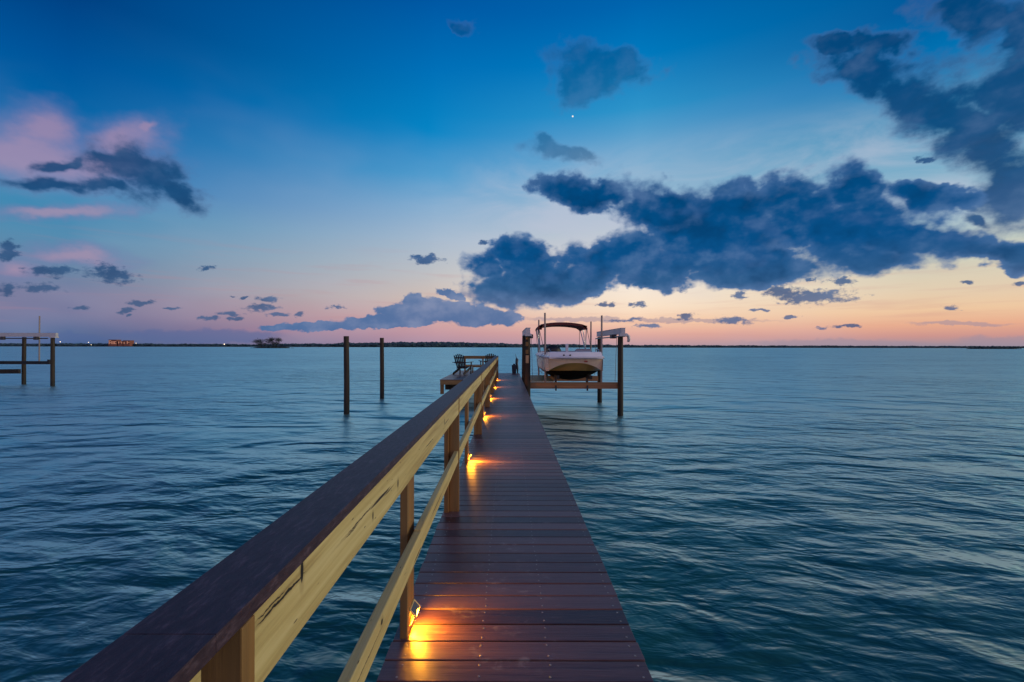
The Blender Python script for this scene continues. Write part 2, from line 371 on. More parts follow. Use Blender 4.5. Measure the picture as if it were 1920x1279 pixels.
M_LENS = mat('lamp_lens', plain((.9, .6, .2), .3, em=(1, .46, .06), es=18))
M_FLOODLIT = mat('floodlit_wall', plain((.26, .09, .06), .8))  # orange of the facade floodlights is put into the wall colour
M_ROOF = mat('red_roof', plain((.20, .07, .05), .8))
M_LITWIN = mat('lit_window', plain((.8, .5, .3), .4, em=(1, .38, .20), es=.55))  # window glow also stands in for the facade floodlights
M_BULB = mat('shore_lamp_bulb', plain((.9, .8, .6), .4, em=(1, .80, .52), es=2.6))
def leaf_b(c1, c2):
    def b(N, p):
        n = N.noise(N.new('ShaderNodeTexCoord').outputs['Object'], .35, 4, .6)
        setp(N, p, Base_Color=N.mix(N.mr(n, .3, .7), (*c1, 1), (*c2, 1)), Roughness=.8)
    return b
M_WOODS = mat('far_woods', leaf_b((.030, .072, .092), (.046, .095, .118)))  # blue fade of distant haze is put into the leaf colour
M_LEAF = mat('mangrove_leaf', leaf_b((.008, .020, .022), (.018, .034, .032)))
M_BARK = mat('mangrove_bark', plain((.02, .018, .016), .9))
M_SHORE = mat('shore_mud', plain((.05, .055, .05), .9))

# ------------------------------------------------------------------ mesh builder
class MB:
    def __init__(s): s.v = []; s.f = []; s.mi = []; s.at = []
    def add(s, vs_, fs, mi=0, a=0.0):
        o = len(s.v); s.v += [tuple(q) for q in vs_]
        for f in fs: s.f.append(tuple(i + o for i in f)); s.mi.append(mi); s.at.append(a)
        return s
    def box(s, x0, x1, y0, y1, z0, z1, mi=0, a=0.0, bev=0.0):
        if bev <= 0:
            v = [(x, y, z) for z in (z0, z1) for y in (y0, y1) for x in (x0, x1)]
            return s.add(v, [(0, 2, 3, 1), (4, 5, 7, 6), (0, 1, 5, 4), (2, 6, 7, 3), (0, 4, 6, 2), (1, 3, 7, 5)], mi, a)
        bm = bmesh.new(); bmesh.ops.create_cube(bm, size=1)
        for q in bm.verts: q.co = Vector((x0 + (q.co.x + .5) * (x1 - x0), y0 + (q.co.y + .5) * (y1 - y0), z0 + (q.co.z + .5) * (z1 - z0)))
        bmesh.ops.bevel(bm, geom=bm.edges[:], offset=bev, segments=2, affect='EDGES', profile=.6)
        bm.verts.index_update()
        s.add([q.co[:] for q in bm.verts], [[q.index for q in f.verts] for f in bm.faces], mi, a); bm.free()
        return s
    def bar(s, a, b, w, h, mi=0, up=(0, 0, 1)):
        a, b = Vector(a), Vector(b); d = (b - a).normalized(); up = Vector(up)
        if abs(d.dot(up)) > .98: up = Vector((0, 1, 0))
        r = d.cross(up).normalized(); u = r.cross(d)
        v = [p + r * i * w / 2 + u * j * h / 2 for p in (a, b) for j in (-1, 1) for i in (-1, 1)]
        return s.add(v, [(0, 1, 3, 2), (4, 6, 7, 5), (0, 4, 5, 1), (2, 3, 7, 6), (0, 2, 6, 4), (1, 5, 7, 3)], mi)
    def tube(s, pts, r, n=10, mi=0, cap=True):
        pts = [Vector(q) for q in pts]; rs = r if isinstance(r, (list, tuple)) else [r] * len(pts)
        o = len(s.v); vs_ = []; prev = None
        for i, q in enumerate(pts):
            d = (pts[min(i + 1, len(pts) - 1)] - pts[max(i - 1, 0)]).normalized()
            if prev is None: prev = d.orthogonal().normalized()
            u = (prev - d * prev.dot(d)).normalized(); prev = u; w = d.cross(u)
            for k in range(n):
                t = 2 * math.pi * k / n; vs_.append(q + (u * math.cos(t) + w * math.sin(t)) * rs[i])
        fs = []
        for i in range(len(pts) - 1):
            for k in range(n):
                fs.append((i * n + k, i * n + (k + 1) % n, (i + 1) * n + (k + 1) % n, (i + 1) * n + k))
        if cap: fs += [tuple(reversed(range(n))), tuple(range((len(pts) - 1) * n, len(pts) * n))]
        return s.add(vs_, fs, mi)
    def ico(s, c, r, sub=1, mi=0, sq=(1, 1, 1), jit=0.0):
        bm = bmesh.new(); bmesh.ops.create_icosphere(bm, subdivisions=sub, radius=1)
        bm.verts.index_update()
        s.add([(c[0] + q.co.x * r * sq[0] * (1 + random.uniform(-jit, jit)), c[1] + q.co.y * r * sq[1] * (1 + random.uniform(-jit, jit)), c[2] + q.co.z * r * sq[2] * (1 + random.uniform(-jit, jit))) for q in bm.verts],
              [[q.index for q in f.verts] for f in bm.faces], mi); bm.free()
        return s
    def build(s, name, mats, parent=None, smooth=False, attr=None):
        me = bpy.data.meshes.new(name); me.from_pydata(s.v, [], s.f)
        for m_ in (mats if isinstance(mats, (list, tuple)) else [mats]): me.materials.append(m_)
        me.polygons.foreach_set('material_index', s.mi)
        if smooth: me.polygons.foreach_set('use_smooth', [True] * len(s.f))
        if attr:
            at = me.attributes.new(attr, 'FLOAT', 'FACE'); at.data.foreach_set('value', s.at)
        me.update()
        o = bpy.data.objects.new(name, me); COL.objects.link(o)
        if parent is not None:
            o.parent = parent
            o.location = tuple(-c for c in parent.location) if s.world and parent.type == 'EMPTY' else (0, 0, 0)   # sub-parts sit in their part's space
        return o
    world = True   # vertices are given in world space; the part is shifted back by its thing's base

def shade(o, ang=35):
    me = o.data
    me.polygons.foreach_set('use_smooth', [True] * len(me.polygons))
    try: me.set_sharp_from_angle(angle=R(ang))
    except Exception: pass
    return o

def tag(o, label, cat, group=None, kind=None):
    o['label'] = label; o['category'] = cat
    if group: o['group'] = group
    if kind: o['kind'] = kind
    return o
def thing(name, label, cat, loc=(0, 0, 0), group=None):
    o = bpy.data.objects.new(name, None); COL.objects.link(o); o.location = loc; o.empty_display_size = .2
    return tag(o, label, cat, group)
def sub(mb, name, mats, part, thing_, **kw):
    """a sub-part: parented to the part, whose own offset already undoes the thing's base"""
    o = mb.build(name, mats, None, **kw); o.parent = part
    return o
def copy_tree(o, parent=None):
    c = o.copy(); COL.objects.link(c)
    if parent is not None: c.parent = parent
    for ch in list(o.children): copy_tree(ch, c)
    return c

# ------------------------------------------------------------------ water
mb = MB()
S = 9000
mb.add([(-S, -S, WATER), (S, -S, WATER), (S, S, WATER), (-S, S, WATER)], [(0, 1, 2, 3)])
wobj = mb.build('water', M_WATER); wobj['kind'] = 'structure'

# ------------------------------------------------------------------ pier
PX0, PX1, PY0, PY1 = -.585, .662, -3.0, 25.7
pier = thing('pier', 'long narrow pier of dark reddish brown boards running out over the water', 'pier', (0, 0, WATER))
PITCH = .1413
mb = MB(); scr = MB()
k0 = 2.317
i = int((PY0 - k0) / PITCH)
while k0 + i * PITCH < PY1:
    y0 = k0 + i * PITCH + .0048; y1 = y0 + PITCH - .0096
    e0, e1 = random.uniform(-.003, .003), random.uniform(-.004, .004); dz = random.uniform(-.0008, .0008)
    mb.box(PX0 + e0, PX1 + e1, y0, y1, -.026 + dz, dz, 0, random.random(), bev=.0035 if y0 < 9 else 0)
    if y0 > 1.4 and y0 < 15:
        for sx in (-.498, -.128, .20, .615):
            for sy in (y0 + .028, y1 - .028):
                jx, jy = random.uniform(-.006, .006), random.uniform(-.004, .004)
                n = 8 if y0 < 6 else 5
                rr = .0056
                ring = [(sx + jx + rr * math.cos(2 * math.pi * k / n), sy + jy + rr * math.sin(2 * math.pi * k / n), dz + .0002) for k in range(n)]
                top = [(sx + jx + rr * .7 * math.cos(2 * math.pi * k / n), sy + jy + rr * .7 * math.sin(2 * math.pi * k / n), dz + .0022) for k in range(n)]
                scr.add(ring + top, [(k, (k + 1) % n, n + (k + 1) % n, n + k) for k in range(n)] + [tuple(range(n, 2 * n))])
    i += 1
mb.build('decking', M_DECK, pier, attr='board')
o = scr.build('screws', M_SCREW, pier); o['kind'] = 'stuff'
for x in (PX0 + .06, .035, PX1 - .06):
    MB().box(x - .02, x + .02, PY0, PY1 - .02, -.216, -.0285).build('stringer', M_PINE_Y, pier)
for yy in (2.0, 7.8, 13.6, 19.4, 25.2):
    MB().box(PX0 + .03, PX1 - .03, yy - .05, yy + .05, -.42, -.218).build('cross_beam', M_PINE_X, pier)
    for x in (PX0 + .14, PX1 - .14):
        MB().tube([(x, yy, WATER - 1.5), (x, yy, -.422)], [.115, .105], 14).build('piling', M_PILE, pier, smooth=False)

# ------------------------------------------------------------------ pier railing
rail = thing('railing', 'wooden railing with dark flat cap rail along the left side of the long pier', 'railing', (-.5, 0, 0))
CAPZ = 1.063
posts = [.755, 4.13, 7.755, 11.27, 14.7, 18.2, 21.55]
mids = [2.33, 5.83, 9.66, 13.05, 16.75, 20.3]
ys = [-2.2, .690, 8.02, 15.0, 21.72]
for a, b in zip(ys[:-1], ys[1:]):
    MB().box(-.5825, -.441, a + .0002, b - .0002, CAPZ - .030, CAPZ, bev=.0015).build('cap_rail', M_CAP, rail)
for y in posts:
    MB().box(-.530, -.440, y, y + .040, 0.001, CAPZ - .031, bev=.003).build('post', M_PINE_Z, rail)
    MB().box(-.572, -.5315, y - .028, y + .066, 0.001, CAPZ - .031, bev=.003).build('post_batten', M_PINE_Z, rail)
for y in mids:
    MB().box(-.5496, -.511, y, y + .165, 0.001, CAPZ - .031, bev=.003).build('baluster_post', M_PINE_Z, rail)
edges = [-2.2] + posts
for a, b in zip(edges[:-1], edges[1:]):
    a2 = a + .042 if a > 0 else a
    b2 = b - .001 if b > 1 else .665
    j = random.uniform(-.002, .002)
    MB().box(-.484, -.446 + j, a2, b2, .887, CAPZ - .0315, bev=.003).build('top_board', M_PINE_Y, rail)
    mid_ = [m_ for m_ in mids if a2 < m_ < b2]
    if mid_:
        MB().box(-.483, -.446, a2, mid_[0] + .018, .448, .548, bev=.004).build('mid_rail', M_PINE_Y, rail)
        MB().box(-.483, -.447, mid_[0] + .021, b2, .449, .553, bev=.004).build('mid_rail', M_PINE_Y, rail)

# ------------------------------------------------------------------ solar deck lights on the rail posts
def make_lamp():
    t = thing('deck_light', 'lamp', 'light', (0, 0, 0), 'deck lights along the rail')
    L, W = .10, .034        # along the pier, outward reach
    zt, za, zb = .118, .082, .030
    old = MB.world; MB.world = False
    # solar panel on the upper slope
    m_ = MB(); m_.add([(0.002, 0, zt), (0.002, L, zt), (W, L, za), (W, 0, za), (0.002, 0, zt - .004), (0.002, L, zt - .004), (W - .003, L, za - .003), (W - .003, 0, za - .003)],
                      [(0, 3, 2, 1), (4, 5, 6, 7), (0, 1, 5, 4), (1, 2, 6, 5), (2, 3, 7, 6), (3, 0, 4, 7)])
    sp_ = m_.build('solar_panel', M_SOLAR, t)
    m_ = MB()
    e = .0032
    for a, b in (((0.003, 0, zt), (W, 0, za)), ((W, 0, za), (W, L, za)), ((W, L, za), (0.003, L, zt)), ((0.003, L, zt), (0.003, 0, zt)),
                 ((W, 0, za), (.003, 0, zb)), ((W, L, za), (.003, L, zb)), ((.003, 0, zb), (.003, L, zb))):
        m_.tube([a, b], e, 6)
    m_.build('trim', M_GOLD, sp_)
    # a thin glowing lens fixed under the panel, facing the post and the boards
    m_ = MB(); m_.add([(.006, .006, zt - .012), (.006, L - .006, zt - .012), (W - .006, L - .006, za - .0055), (W - .006, .006, za - .0055),
                       (.006, .006, zt - .016), (.006, L - .006, zt - .016), (W - .006, L - .006, za - .0095), (W - .006, .006, za - .0095)],
                      [(0, 3, 2, 1), (4, 5, 6, 7), (0, 1, 5, 4), (1, 2, 6, 5), (2, 3, 7, 6), (3, 0, 4, 7)])
    m_.mi[-5] = 1; m_.build('lens', [M_DARKM, M_LENS], t)
    MB.world = old
    return t
lamp0 = make_lamp()
lab = ['lit deck light nearest the camera, glowing on its post by the deck boards',
       'lit deck light on the second lamp post, below the mid rail',
       'lit deck light third along the rail, just behind a thick post',
       'lit deck light fourth along the rail, streak of orange on the boards',
       'lit deck light fifth along the rail, small orange streak',
       'lit deck light last along the rail near the rail end']
for k, y in enumerate(mids):
    o = lamp0 if k == 0 else copy_tree(lamp0)
    o.location = (-.511, y + .055, 0.0); o['label'] = lab[k]
    ld = bpy.data.lights.new('deck_light_glow', 'AREA'); ld.shape = 'RECTANGLE'; ld.size = .085; ld.size_y = .03
    ld.energy = 13 if k < 2 else 5.5; ld.color = (1, .36, .014); ld.spread = R(170)
    lo = bpy.data.objects.new('deck_light_glow', ld); COL.objects.link(lo)
    lo.parent = o; lo.location = (.021, .05, .080)
    lo.rotation_euler = Vector((-.78, 0, .66)).to_track_quat('Z', 'X').to_euler()

# ------------------------------------------------------------------ side platform
plat = thing('side_platform', 'low wooden platform with chairs joined to the pier end behind the rail', 'platform', (-2.0, 24, WATER))
QX0, QX1, QY0, QY1 = -3.07, -.60, 20.6, 28.4
mb = MB(); yy = QY0
while yy < QY1:
    mb.box(QX0, QX1, yy + .003, yy + .138, -.028, random.uniform(-.001, .001), 0, random.random()); yy += PITCH
mb.build('decking', M_DECK, plat, attr='board')
MB().box(QX0 + .01, QX1, QY0 + .012, QY0 + .050, -.225, -.030).build('fascia', M_PINE_X, plat)
MB().box(QX0 + .012, QX0 + .05, QY0 + .052, QY1, -.225, -.030).build('fascia', M_PINE_Y, plat)
MB().box(QX0 + .012, QX0 + .16, QY0 + .055, QY0 + .20, -.66, -.2255).build('leg', M_PINE_Z, plat)
MB().box(QX0 + .17, QX1 - .1, QY0 + .5, QY0 + .6, -.50, -.226).build('under_beam', M_PILE, plat)
for x in (QX0 + .45, -1.0):
    for yy in (QY0 + .8, 24.5, 28.0):
        MB().tube([(x, yy, WATER - 1.5), (x, yy, -.2265)], .11, 12).build('piling', M_PILE, plat)
prail = thing('end_railing', 'low wooden railing across the far edge of the chair platform', 'railing', (-1.7, 28, 0))
RZ = .93
MB().box(-2.72, -.60, 27.9, 28.04, RZ - .035, RZ, bev=.004).build('cap_rail', M_PINE_X, prail)
MB().box(-2.68, -.62, 27.99, 28.03, RZ - .185, RZ - .036).build('top_board', M_PINE_X, prail)
MB().box(-2.68, -.62, 27.99, 28.03, .28, .38).build('mid_rail', M_PINE_X, prail)
for x in (-2.62, -1.52, -.68):
    MB().box(x - .045, x + .045, 27.90, 27.989, .001, RZ - .036).build('post', M_PINE_Z, prail)

def make_chair():
    t = thing('adirondack_chair', 'chair', 'chair', (0, 0, 0), 'dark slatted chairs on the platform')
    old = MB.world; MB.world = False
    # facing +Y; back leans towards -Y
    for k, xo in enumerate((-.24, -.145, -.05, .05, .145, .24)):
        hh = 1.02 - .9 * abs(xo) ** 1.7
        m_ = MB(); m_.bar((xo * .82, -.18, .30), (xo * 1.05, -.47, hh), .062, .022, up=(0, 1, 0)); m_.build('back_slat', M_CHAIR, t)
    m_ = MB()
    for yy, zz in ((-.16, .305), (-.06, .325), (.04, .345), (.14, .362), (.24, .375), (.34, .378)):
        m_.box(-.27, .27, yy - .042, yy + .042, zz - .012, zz + .012)
    m_.build('seat', M_CHAIR, t)
    m_ = MB(); m_.box(-.31, .31, -.335, -.30, .56, .63); m_.box(-.27, .27, -.40, -.375, .80, .86); m_.build('back_brace', M_CHAIR, t)
    for s in (-1, 1):
        m_ = MB(); m_.bar((s * .36, -.36, .60), (s * .37, .36, .62), .12, .024); m_.build('armrest', M_CHAIR, t)
        m_ = MB(); m_.bar((s * .30, .30, 0), (s * .32, .30, .605), .030, .10); m_.build('front_leg', M_CHAIR, t)
        m_ = MB(); m_.bar((s * .285, .34, .33), (s * .285, -.52, .035), .030, .12); m_.build('rear_leg', M_CHAIR, t)
    MB.world = old
    return t
ch = make_chair(); ch.location = (-2.42, 24.6, 0); ch.rotation_euler = (0, 0, R(-20)); ch.scale = (1.08, 1.08, 1.08)
ch['label'] = 'dark slatted adirondack chair in full view at the platform edge'
c2 = copy_tree(ch); c2.location = (-1.15, 26.5, 0); c2.rotation_euler = (0, 0, R(20))
c2['label'] = 'second dark slatted chair mostly hidden behind the pier rail'
tb = thing('side_table', 'small low wooden table beside the slatted chair', 'table', (-1.72, 25.4, 0))
m_ = MB()
for k in range(5): m_.box(-2.0 + k * .115, -1.892 + k * .115, 25.15, 25.65, .425, .45)
m_.build('tabletop', M_PINE_X, tb)
MB().box(-1.97, -1.45, 25.2, 25.22, .35, .424).build('apron', M_PINE_X, tb)
for x in (-1.95, -1.48):
    for y in (25.22, 25.58): MB().box(x - .02, x + .02, y, y + .04, .001, .424).build('leg', M_PINE_Z, tb)

# dark bin and pointed tool at the end of the pier
bn = thing('storage_bin', 'dark navy upright bin standing on the far end of the pier', 'bin', (.36, 25.35, 0))
m_ = MB()
sec = [(0.001, .105), (.06, .115), (.42, .13), (.44, .125)]
vs_ = []; fs = []
for z_, w_ in sec: vs_ += [(.36 - w_, 25.35 - w_, z_), (.36 + w_, 25.35 - w_, z_), (.36 + w_, 25.35 + w_, z_), (.36 - w_, 25.35 + w_, z_)]
for a in range(3):
    for k in range(4): fs.append((a * 4 + k, a * 4 + (k + 1) % 4, a * 4 + 4 + (k + 1) % 4, a * 4 + 4 + k))
fs += [(3, 2, 1, 0), (12, 13, 14, 15)]
m_.add(vs_, fs); m_.build('body', M_NAVY, bn)
m_ = MB(); m_.box(.225, .495, 25.215, 25.485, .441, .475, bev=.012); m_.box(.30, .42, 25.24, 25.44, .476, .545, bev=.02); m_.build('lid', M_NAVY, bn)
sp_ = thing('folded_umbrella', 'dark folded umbrella with a pointed tip leaning behind the bin', 'umbrella', (.53, 25.5, 0))
MB().tube([(.56, 25.52, .001), (.545, 25.52, .3), (.50, 25.52, .56), (.52, 25.52, .78), (.49, 25.52, .86)], [.03, .06, .075, .085, .03], 9).build('canopy', M_NAVY, sp_, smooth=True)
MB().tube([(.49, 25.52, .85), (.42, 25.52, 1.10)], [.022, .004], 6).build('tip', M_NAVY, sp_)

# ------------------------------------------------------------------ boat lift
def pile(x, y, top, r=.11):
    return MB().tube([(x, y, WATER - 1.5), (x + random.uniform(-.01, .01), y, WATER + 1.2), (x + random.uniform(-.02, .02), y, top)], [r * 1.06, r, r * .95], 16)
lift = thing('boat_lift', 'four post boat lift of dark pilings and beams holding the boat', 'boat lift', (2.55, 20, WATER))
LF, LB, LXL, LXR = 17.85, 22.1, .79, 4.42
for x, y, tp in ((LXL, LF, 1.95), (LXL, LB, 2.0), (LXR, LF, 1.93), (LXR + .05, LB, 1.98)):
    shade(pile(x, y, tp).build('piling', M_PILE, lift), 50)
for x, s in ((LXL, -1), (LXR + .03, 1)):
    m_ = MB(); m_.box(x - .09, x + .09, LF - .32, LB + .30, 2.215, 2.235); m_.box(x - .09, x + .09, LF - .32, LB + .30, 2.0, 2.02); m_.box(x - .075, x + .075, LF - .319, LB + .299, 2.021, 2.214)
    tbm = m_.build('top_beam', M_ALU, lift)
    xs = x - .14 if s > 0 else x + .14
    MB().tube([(xs, LF - .2, 1.90), (xs, LB + .2, 1.90)], .028, 8).build('drive_pipe', M_STEEL, lift)
    m_ = MB(); m_.box(xs - .10, xs + .10, LF + .55, LF + .95, 1.84, 2.0, bev=.02); mo = m_.build('motor', M_DARKM, lift)
    # curved gear cover on the outer front
    xc = x + s * .17
    pts = [(xc - s * .15, LF - .17, 1.93), (xc, LF - .17, 1.965), (xc + s * .075, LF - .17, 1.90), (xc + s * .085, LF - .17, 1.78), (xc + s * .06, LF - .17, 1.69)]
    if s > 0: MB().tube(pts, [.055, .065, .065, .06, .045], 8).build('gear_cover', M_ALU, tbm, smooth=True)
    m_ = MB(); m_.box(x - .13, x + .13, LF - .33, LF - .10, 1.90, 1.998, bev=.015); m_.build('bearing_block', M_ALU, tbm)
    for yy in (LF, LB):
        MB().tube([(xs, yy + .16, 1.88), (xs - s * .06, yy + .16, .12)], .009, 5).build('cable', M_STEEL, lift)
for yy in (LF + .16, LB - .12):
    m_ = MB(); m_.box(LXL + .06, LXR - .06, yy - .07, yy + .07, -.155, -.125); m_.box(LXL + .06, LXR - .06, yy - .07, yy + .07, .065, .095); m_.box(LXL + .061, LXR - .061, yy - .055, yy + .055, -.1245, .0645)
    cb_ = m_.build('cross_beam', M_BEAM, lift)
    if yy < LF + 1: front_beam = cb_
BXC = 2.52
for s in (-1, 1):
    m_ = MB(); m_.bar((BXC + s * .62, LF - .7, .34), (BXC + s * .62, LB + .5, .34), .10, .14); bk_ = m_.build('bunk', M_BUNK, lift)
    for yy in (LF + .16, LB - .12):
        MB().box(BXC + s * .62 - .04, BXC + s * .62 + .04, yy - .05, yy + .05, .0955, .269).build('bunk_bracket', M_DARKM, bk_)
    MB().box(BXC + s * .62 - .03, BXC + s * .62 + .03, LF + .05, LF + .088, -.23, -.02).build('beam_clamp', M_DARKM, front_beam)
gp = [(1.49, LF + .16, 2.84, -.02), (3.71, LF + .16, 2.74, .01), (1.50, LB - .12, 2.80, 0), (4.0, LB - .12, 2.72, .02)]
for x, y, tp, lean in gp:
    MB().tube([(x, y, .0955), (x + lean, y, tp)], .036, 8).build('guide_pole', M_PVC, lift)
MB().box(LXL + .1, LXL + 1.05, LF + .30, LB - .3, .10, .135).build('catwalk', M_PINE_Y, lift)
bx = thing('lamplit_patch_box', 'added tan box standing for the lamplit patch on the lift piling beside the pier', 'box', (.70, 17.7, 1.0))  # added box: warm lamplight on the piling is put into its tan colour
MB().box(.70, .815, 17.64, 17.735, .86, 1.16, bev=.01).build('case', mat('tan_box', plain((.55, .33, .16), .5)), bx)
MB().box(.715, .80, 17.628, 17.639, .9, 1.12, bev=.004).build('patch_face', MATS['tan_box'], bx)
for z_ in (1.22, 1.52, 1.78): MB().box(.70, .80, 17.66, 17.735, z_, z_ + .16).build('piling_block', M_PINE_Z, lift)

# ------------------------------------------------------------------ boat (bow towards the camera)
def make_boat():
    t = thing('deck_boat', 'white deck boat with burgundy sun top and black bottom raised on the lift', 'boat', (BXC, 20, .4))
    Y0 = 16.75
    # station: s, half widths and heights of: keel, paint edge, chine, flare, rim
    # the blunt bow: curves across the front (u = -1..1), then stations along the sides
    US = [k / 12 - 1 for k in range(25)]
    def strip(mbx, curves):
        n = len(curves[0]); vs_ = [q for c_ in curves for q in c_]
        mbx.add(vs_, [(a * n + k, a * n + k + 1, (a + 1) * n + k + 1, (a + 1) * n + k) for a in range(len(curves) - 1) for k in range(n - 1)])
    au = [abs(u) for u in US]
    rim = [(BXC + 1.01 * u, Y0 + .12 * abs(u) ** 6 - .04, 1.09) for u in US]
    bro = [(BXC + 1.0 * u, Y0 + .13 * abs(u) ** 4 + .02, 1.00 - .02 * abs(u)) for u in US]
    arc = [(BXC + .99 * u, Y0 + .22 * abs(u) ** 2 + .05, .905 - .30 * abs(u) ** 2.3) for u in US]
    pnt = [(BXC + 1.03 * u, Y0 + .50 + .50 * abs(u) ** 2, .60 - .03 * abs(u)) for u in US]
    low = [(BXC + 1.01 * u, Y0 + 1.05 + .25 * abs(u), .30 + .06 * abs(u) + .15 * u ** 4) for u in US]
    tops = MB(); strip(tops, [rim, bro, arc])
    tan = MB(); strip(tan, [arc, [tuple((p_ + q_) / 2 + (0, 0, .02)[i_] for i_, (p_, q_) in enumerate(zip(a_, b_))) for a_, b_ in zip(arc, pnt)], pnt])
    mids_ = []
    for s_, zk, zc, w in ((1.7, .15, .54, 1.04), (3.0, .13, .54, 1.05), (4.6, .13, .54, 1.05), (6.2, .13, .54, 1.01)):
        mids_.append([(BXC + w * u, Y0 + s_, zk + (zc - zk) * (.3 * abs(u) + .7 * u ** 4)) for u in US])
    bot = MB(); strip(bot, [pnt, low] + mids_)
    for sg in (-1, 1):
        sd = [(.10, 1.00, .60, 1.01), (.40, 1.02, .585, 1.05), (.80, 1.04, .565, 1.08), (1.5, 1.05, .545, 1.10), (2.8, 1.06, .542, 1.12), (4.6, 1.06, .542, 1.12), (6.2, 1.02, .542, 1.08)]
        strip(tops, [[(BXC + sg * w0, Y0 + s_, z0), (BXC + sg * (w0 * .35 + w1 * .65), Y0 + s_, .86), (BXC + sg * w1, Y0 + s_, 1.08)] for s_, w0, z0, w1 in sd])
        strip(bot, [[(BXC + sg * (w0 + .012), Y0 + s_, z0 + .03), (BXC + sg * (w0 - .03), Y0 + s_, z0 - .03)] for s_, w0, z0, w1 in sd[2:]])
    tr_ = mids_[-1]
    tops.add([(BXC - 1.08, Y0 + 6.2, 1.08)] + tr_ + [(BXC + 1.08, Y0 + 6.2, 1.08)], [tuple(range(len(tr_) + 2))])
    shade(tan.build('hull', M_TAN, t), 40)
    shade(bot.build('bottom_paint', M_BOTTOM, t), 40)
    shade(tops.build('topsides', M_CREAM, t), 30)
    # rim and coaming: a ring that follows the rim in plan
    plan = [(.98, 0.0), (1.02, .12), (1.05, .35), (1.08, .80), (1.10, 1.5), (1.12, 2.8), (1.12, 4.6), (1.08, 6.2)]
    loop = [(-w, s) for w, s in reversed(plan)] + [(-.5, -.07), (0, -.10), (.5, -.07)] + [(w, s) for w, s in plan]
    sec = [(.03, -.04), (.035, .03), (-.02, .06), (-.10, .20), (-.16, .215), (-.20, .19), (-.20, -.15)]
    co = MB(); vs_ = []; fs = []
    for k, (w, s) in enumerate(loop):
        a = Vector(loop[max(k - 1, 0)]); b = Vector(loop[min(k + 1, len(loop) - 1)]); tg = (b - a).normalized(); nn = Vector((-tg.y, tg.x))
        if nn.dot(Vector((w, s - 2.5))) < 0: nn = -nn
        bow = max(0, 1 - max(0, s) / 3.0)
        for o_, dz in sec: vs_.append((BXC + w + nn.x * o_, Y0 + s + nn.y * o_, 1.10 + dz * (1 if dz < .1 else (.82 + .18 * bow))))
    n = len(sec)
    for a in range(len(loop) - 1):
        for k in range(n - 1): fs.append((a * n + k, a * n + k + 1, (a + 1) * n + k + 1, (a + 1) * n + k))
    co.add(vs_, fs); cm_ = shade(co.build('coaming', M_GEL, t), 28)
    fd = MB(); fd.box(BXC - 1.02, BXC + 1.02, Y0 + .25, Y0 + 6.1, .86, .90); fd.build('cockpit_floor', M_GREYV, t)
    tr = MB(); tr.tube([(BXC + w * 1.03, Y0 + s - (.03 if abs(w) < .9 else 0), 1.085) for w, s in loop], .022, 6); tr.build('rub_rail', M_GREYV, cm_)
    for dx in (-.13, .10):
        MB().ico((BXC - .33 + dx, Y0 - .075, 1.19), .035, 2, 0, (1, .6, .9)).build('bow_light', M_BLACKV, cm_, smooth=True)
    MB().box(BXC + .30, BXC + .42, Y0 - .012, Y0 + .02, .935, .985, bev=.01).build('badge', M_RED, t)
    # bow seats, covered console, windscreen, grey pads
    for s in (-1, 1):
        m_ = MB(); m_.box(BXC + s * .58 - .28, BXC + s * .58 + .28, Y0 + .7, Y0 + 2.2, .901, 1.20, bev=.05); m_.build('bow_seat', M_GREYV, t)
    m_ = MB(); m_.ico((BXC - .62, Y0 + 2.45, 1.32), .44, 3, 0, (.80, .7, .58), .02); cv = m_.build('console_cover', M_BLACKV, t, smooth=True)
    m_ = MB(); m_.box(BXC - .98, BXC - .30, Y0 + 2.15, Y0 + 2.9, .901, 1.28, bev=.06); m_.build('console', M_GEL, t)
    m_ = MB(); m_.box(BXC + .30, BXC + .98, Y0 + 2.3, Y0 + 2.9, .901, 1.30, bev=.06); cn_ = m_.build('console', M_GEL, t)
    m_ = MB(); m_.tube([(BXC + .28, Y0 + 2.28, 1.30), (BXC + .36, Y0 + 2.2, 1.40), (BXC + .9, Y0 + 2.2, 1.40), (BXC + .98, Y0 + 2.28, 1.30)], .02, 6)
    m_.box(BXC + .32, BXC + .94, Y0 + 2.195, Y0 + 2.21, 1.301, 1.385); m_.build('windscreen', M_GREYV, cn_)
    MB().box(BXC - .06, BXC + .06, Y0 + 2.6, Y0 + 2.68, .901, 1.62, bev=.02).build('ladder_post', M_GEL, t)
    m_ = MB(); m_.box(BXC - .9, BXC + .9, Y0 + 4.6, Y0 + 5.6, .901, 1.30, bev=.08); m_.build('stern_seat', M_GREYV, t)
    for s in (-1, 1):
        m_ = MB(); m_.tube([(BXC + s * .90, Y0 + .35, 1.28), (BXC + s * .93, Y0 + .5, 1.40), (BXC + s * .98, Y0 + 1.3, 1.40), (BXC + s * 1.0, Y0 + 1.5, 1.27)], .018, 6); m_.build('grab_rail', M_CHROME, t)
        MB().tube([(BXC + s * .99, Y0 + 1.0, 1.30), (BXC + s * .99, Y0 + 1.0, 1.42)], .03, 6).build('cleat', M_DARKM, cm_)
    # sun top: bowed canvas on a folding frame
    TY0, TY1, TW = Y0 + 3.0, Y0 + 5.0, 1.07
    cx_ = BXC - .13
    nx, ny = 22, 8; vs_ = []; fs = []
    def ctop(u, v):
        x = (u * 2 - 1); return (cx_ + x * TW, TY0 + v * (TY1 - TY0), 2.60 - .13 * abs(x) ** 2.2 - .10 * max(0, abs(x) - .86) / .14 - .05 * (2 * v - 1) ** 2)
    for lay, dz in ((0, 0), (1, -.10)):
        for b in range(ny + 1):
            for a in range(nx + 1):
                q = ctop(a / nx, b / ny); vs_.append((q[0], q[1], q[2] + dz))
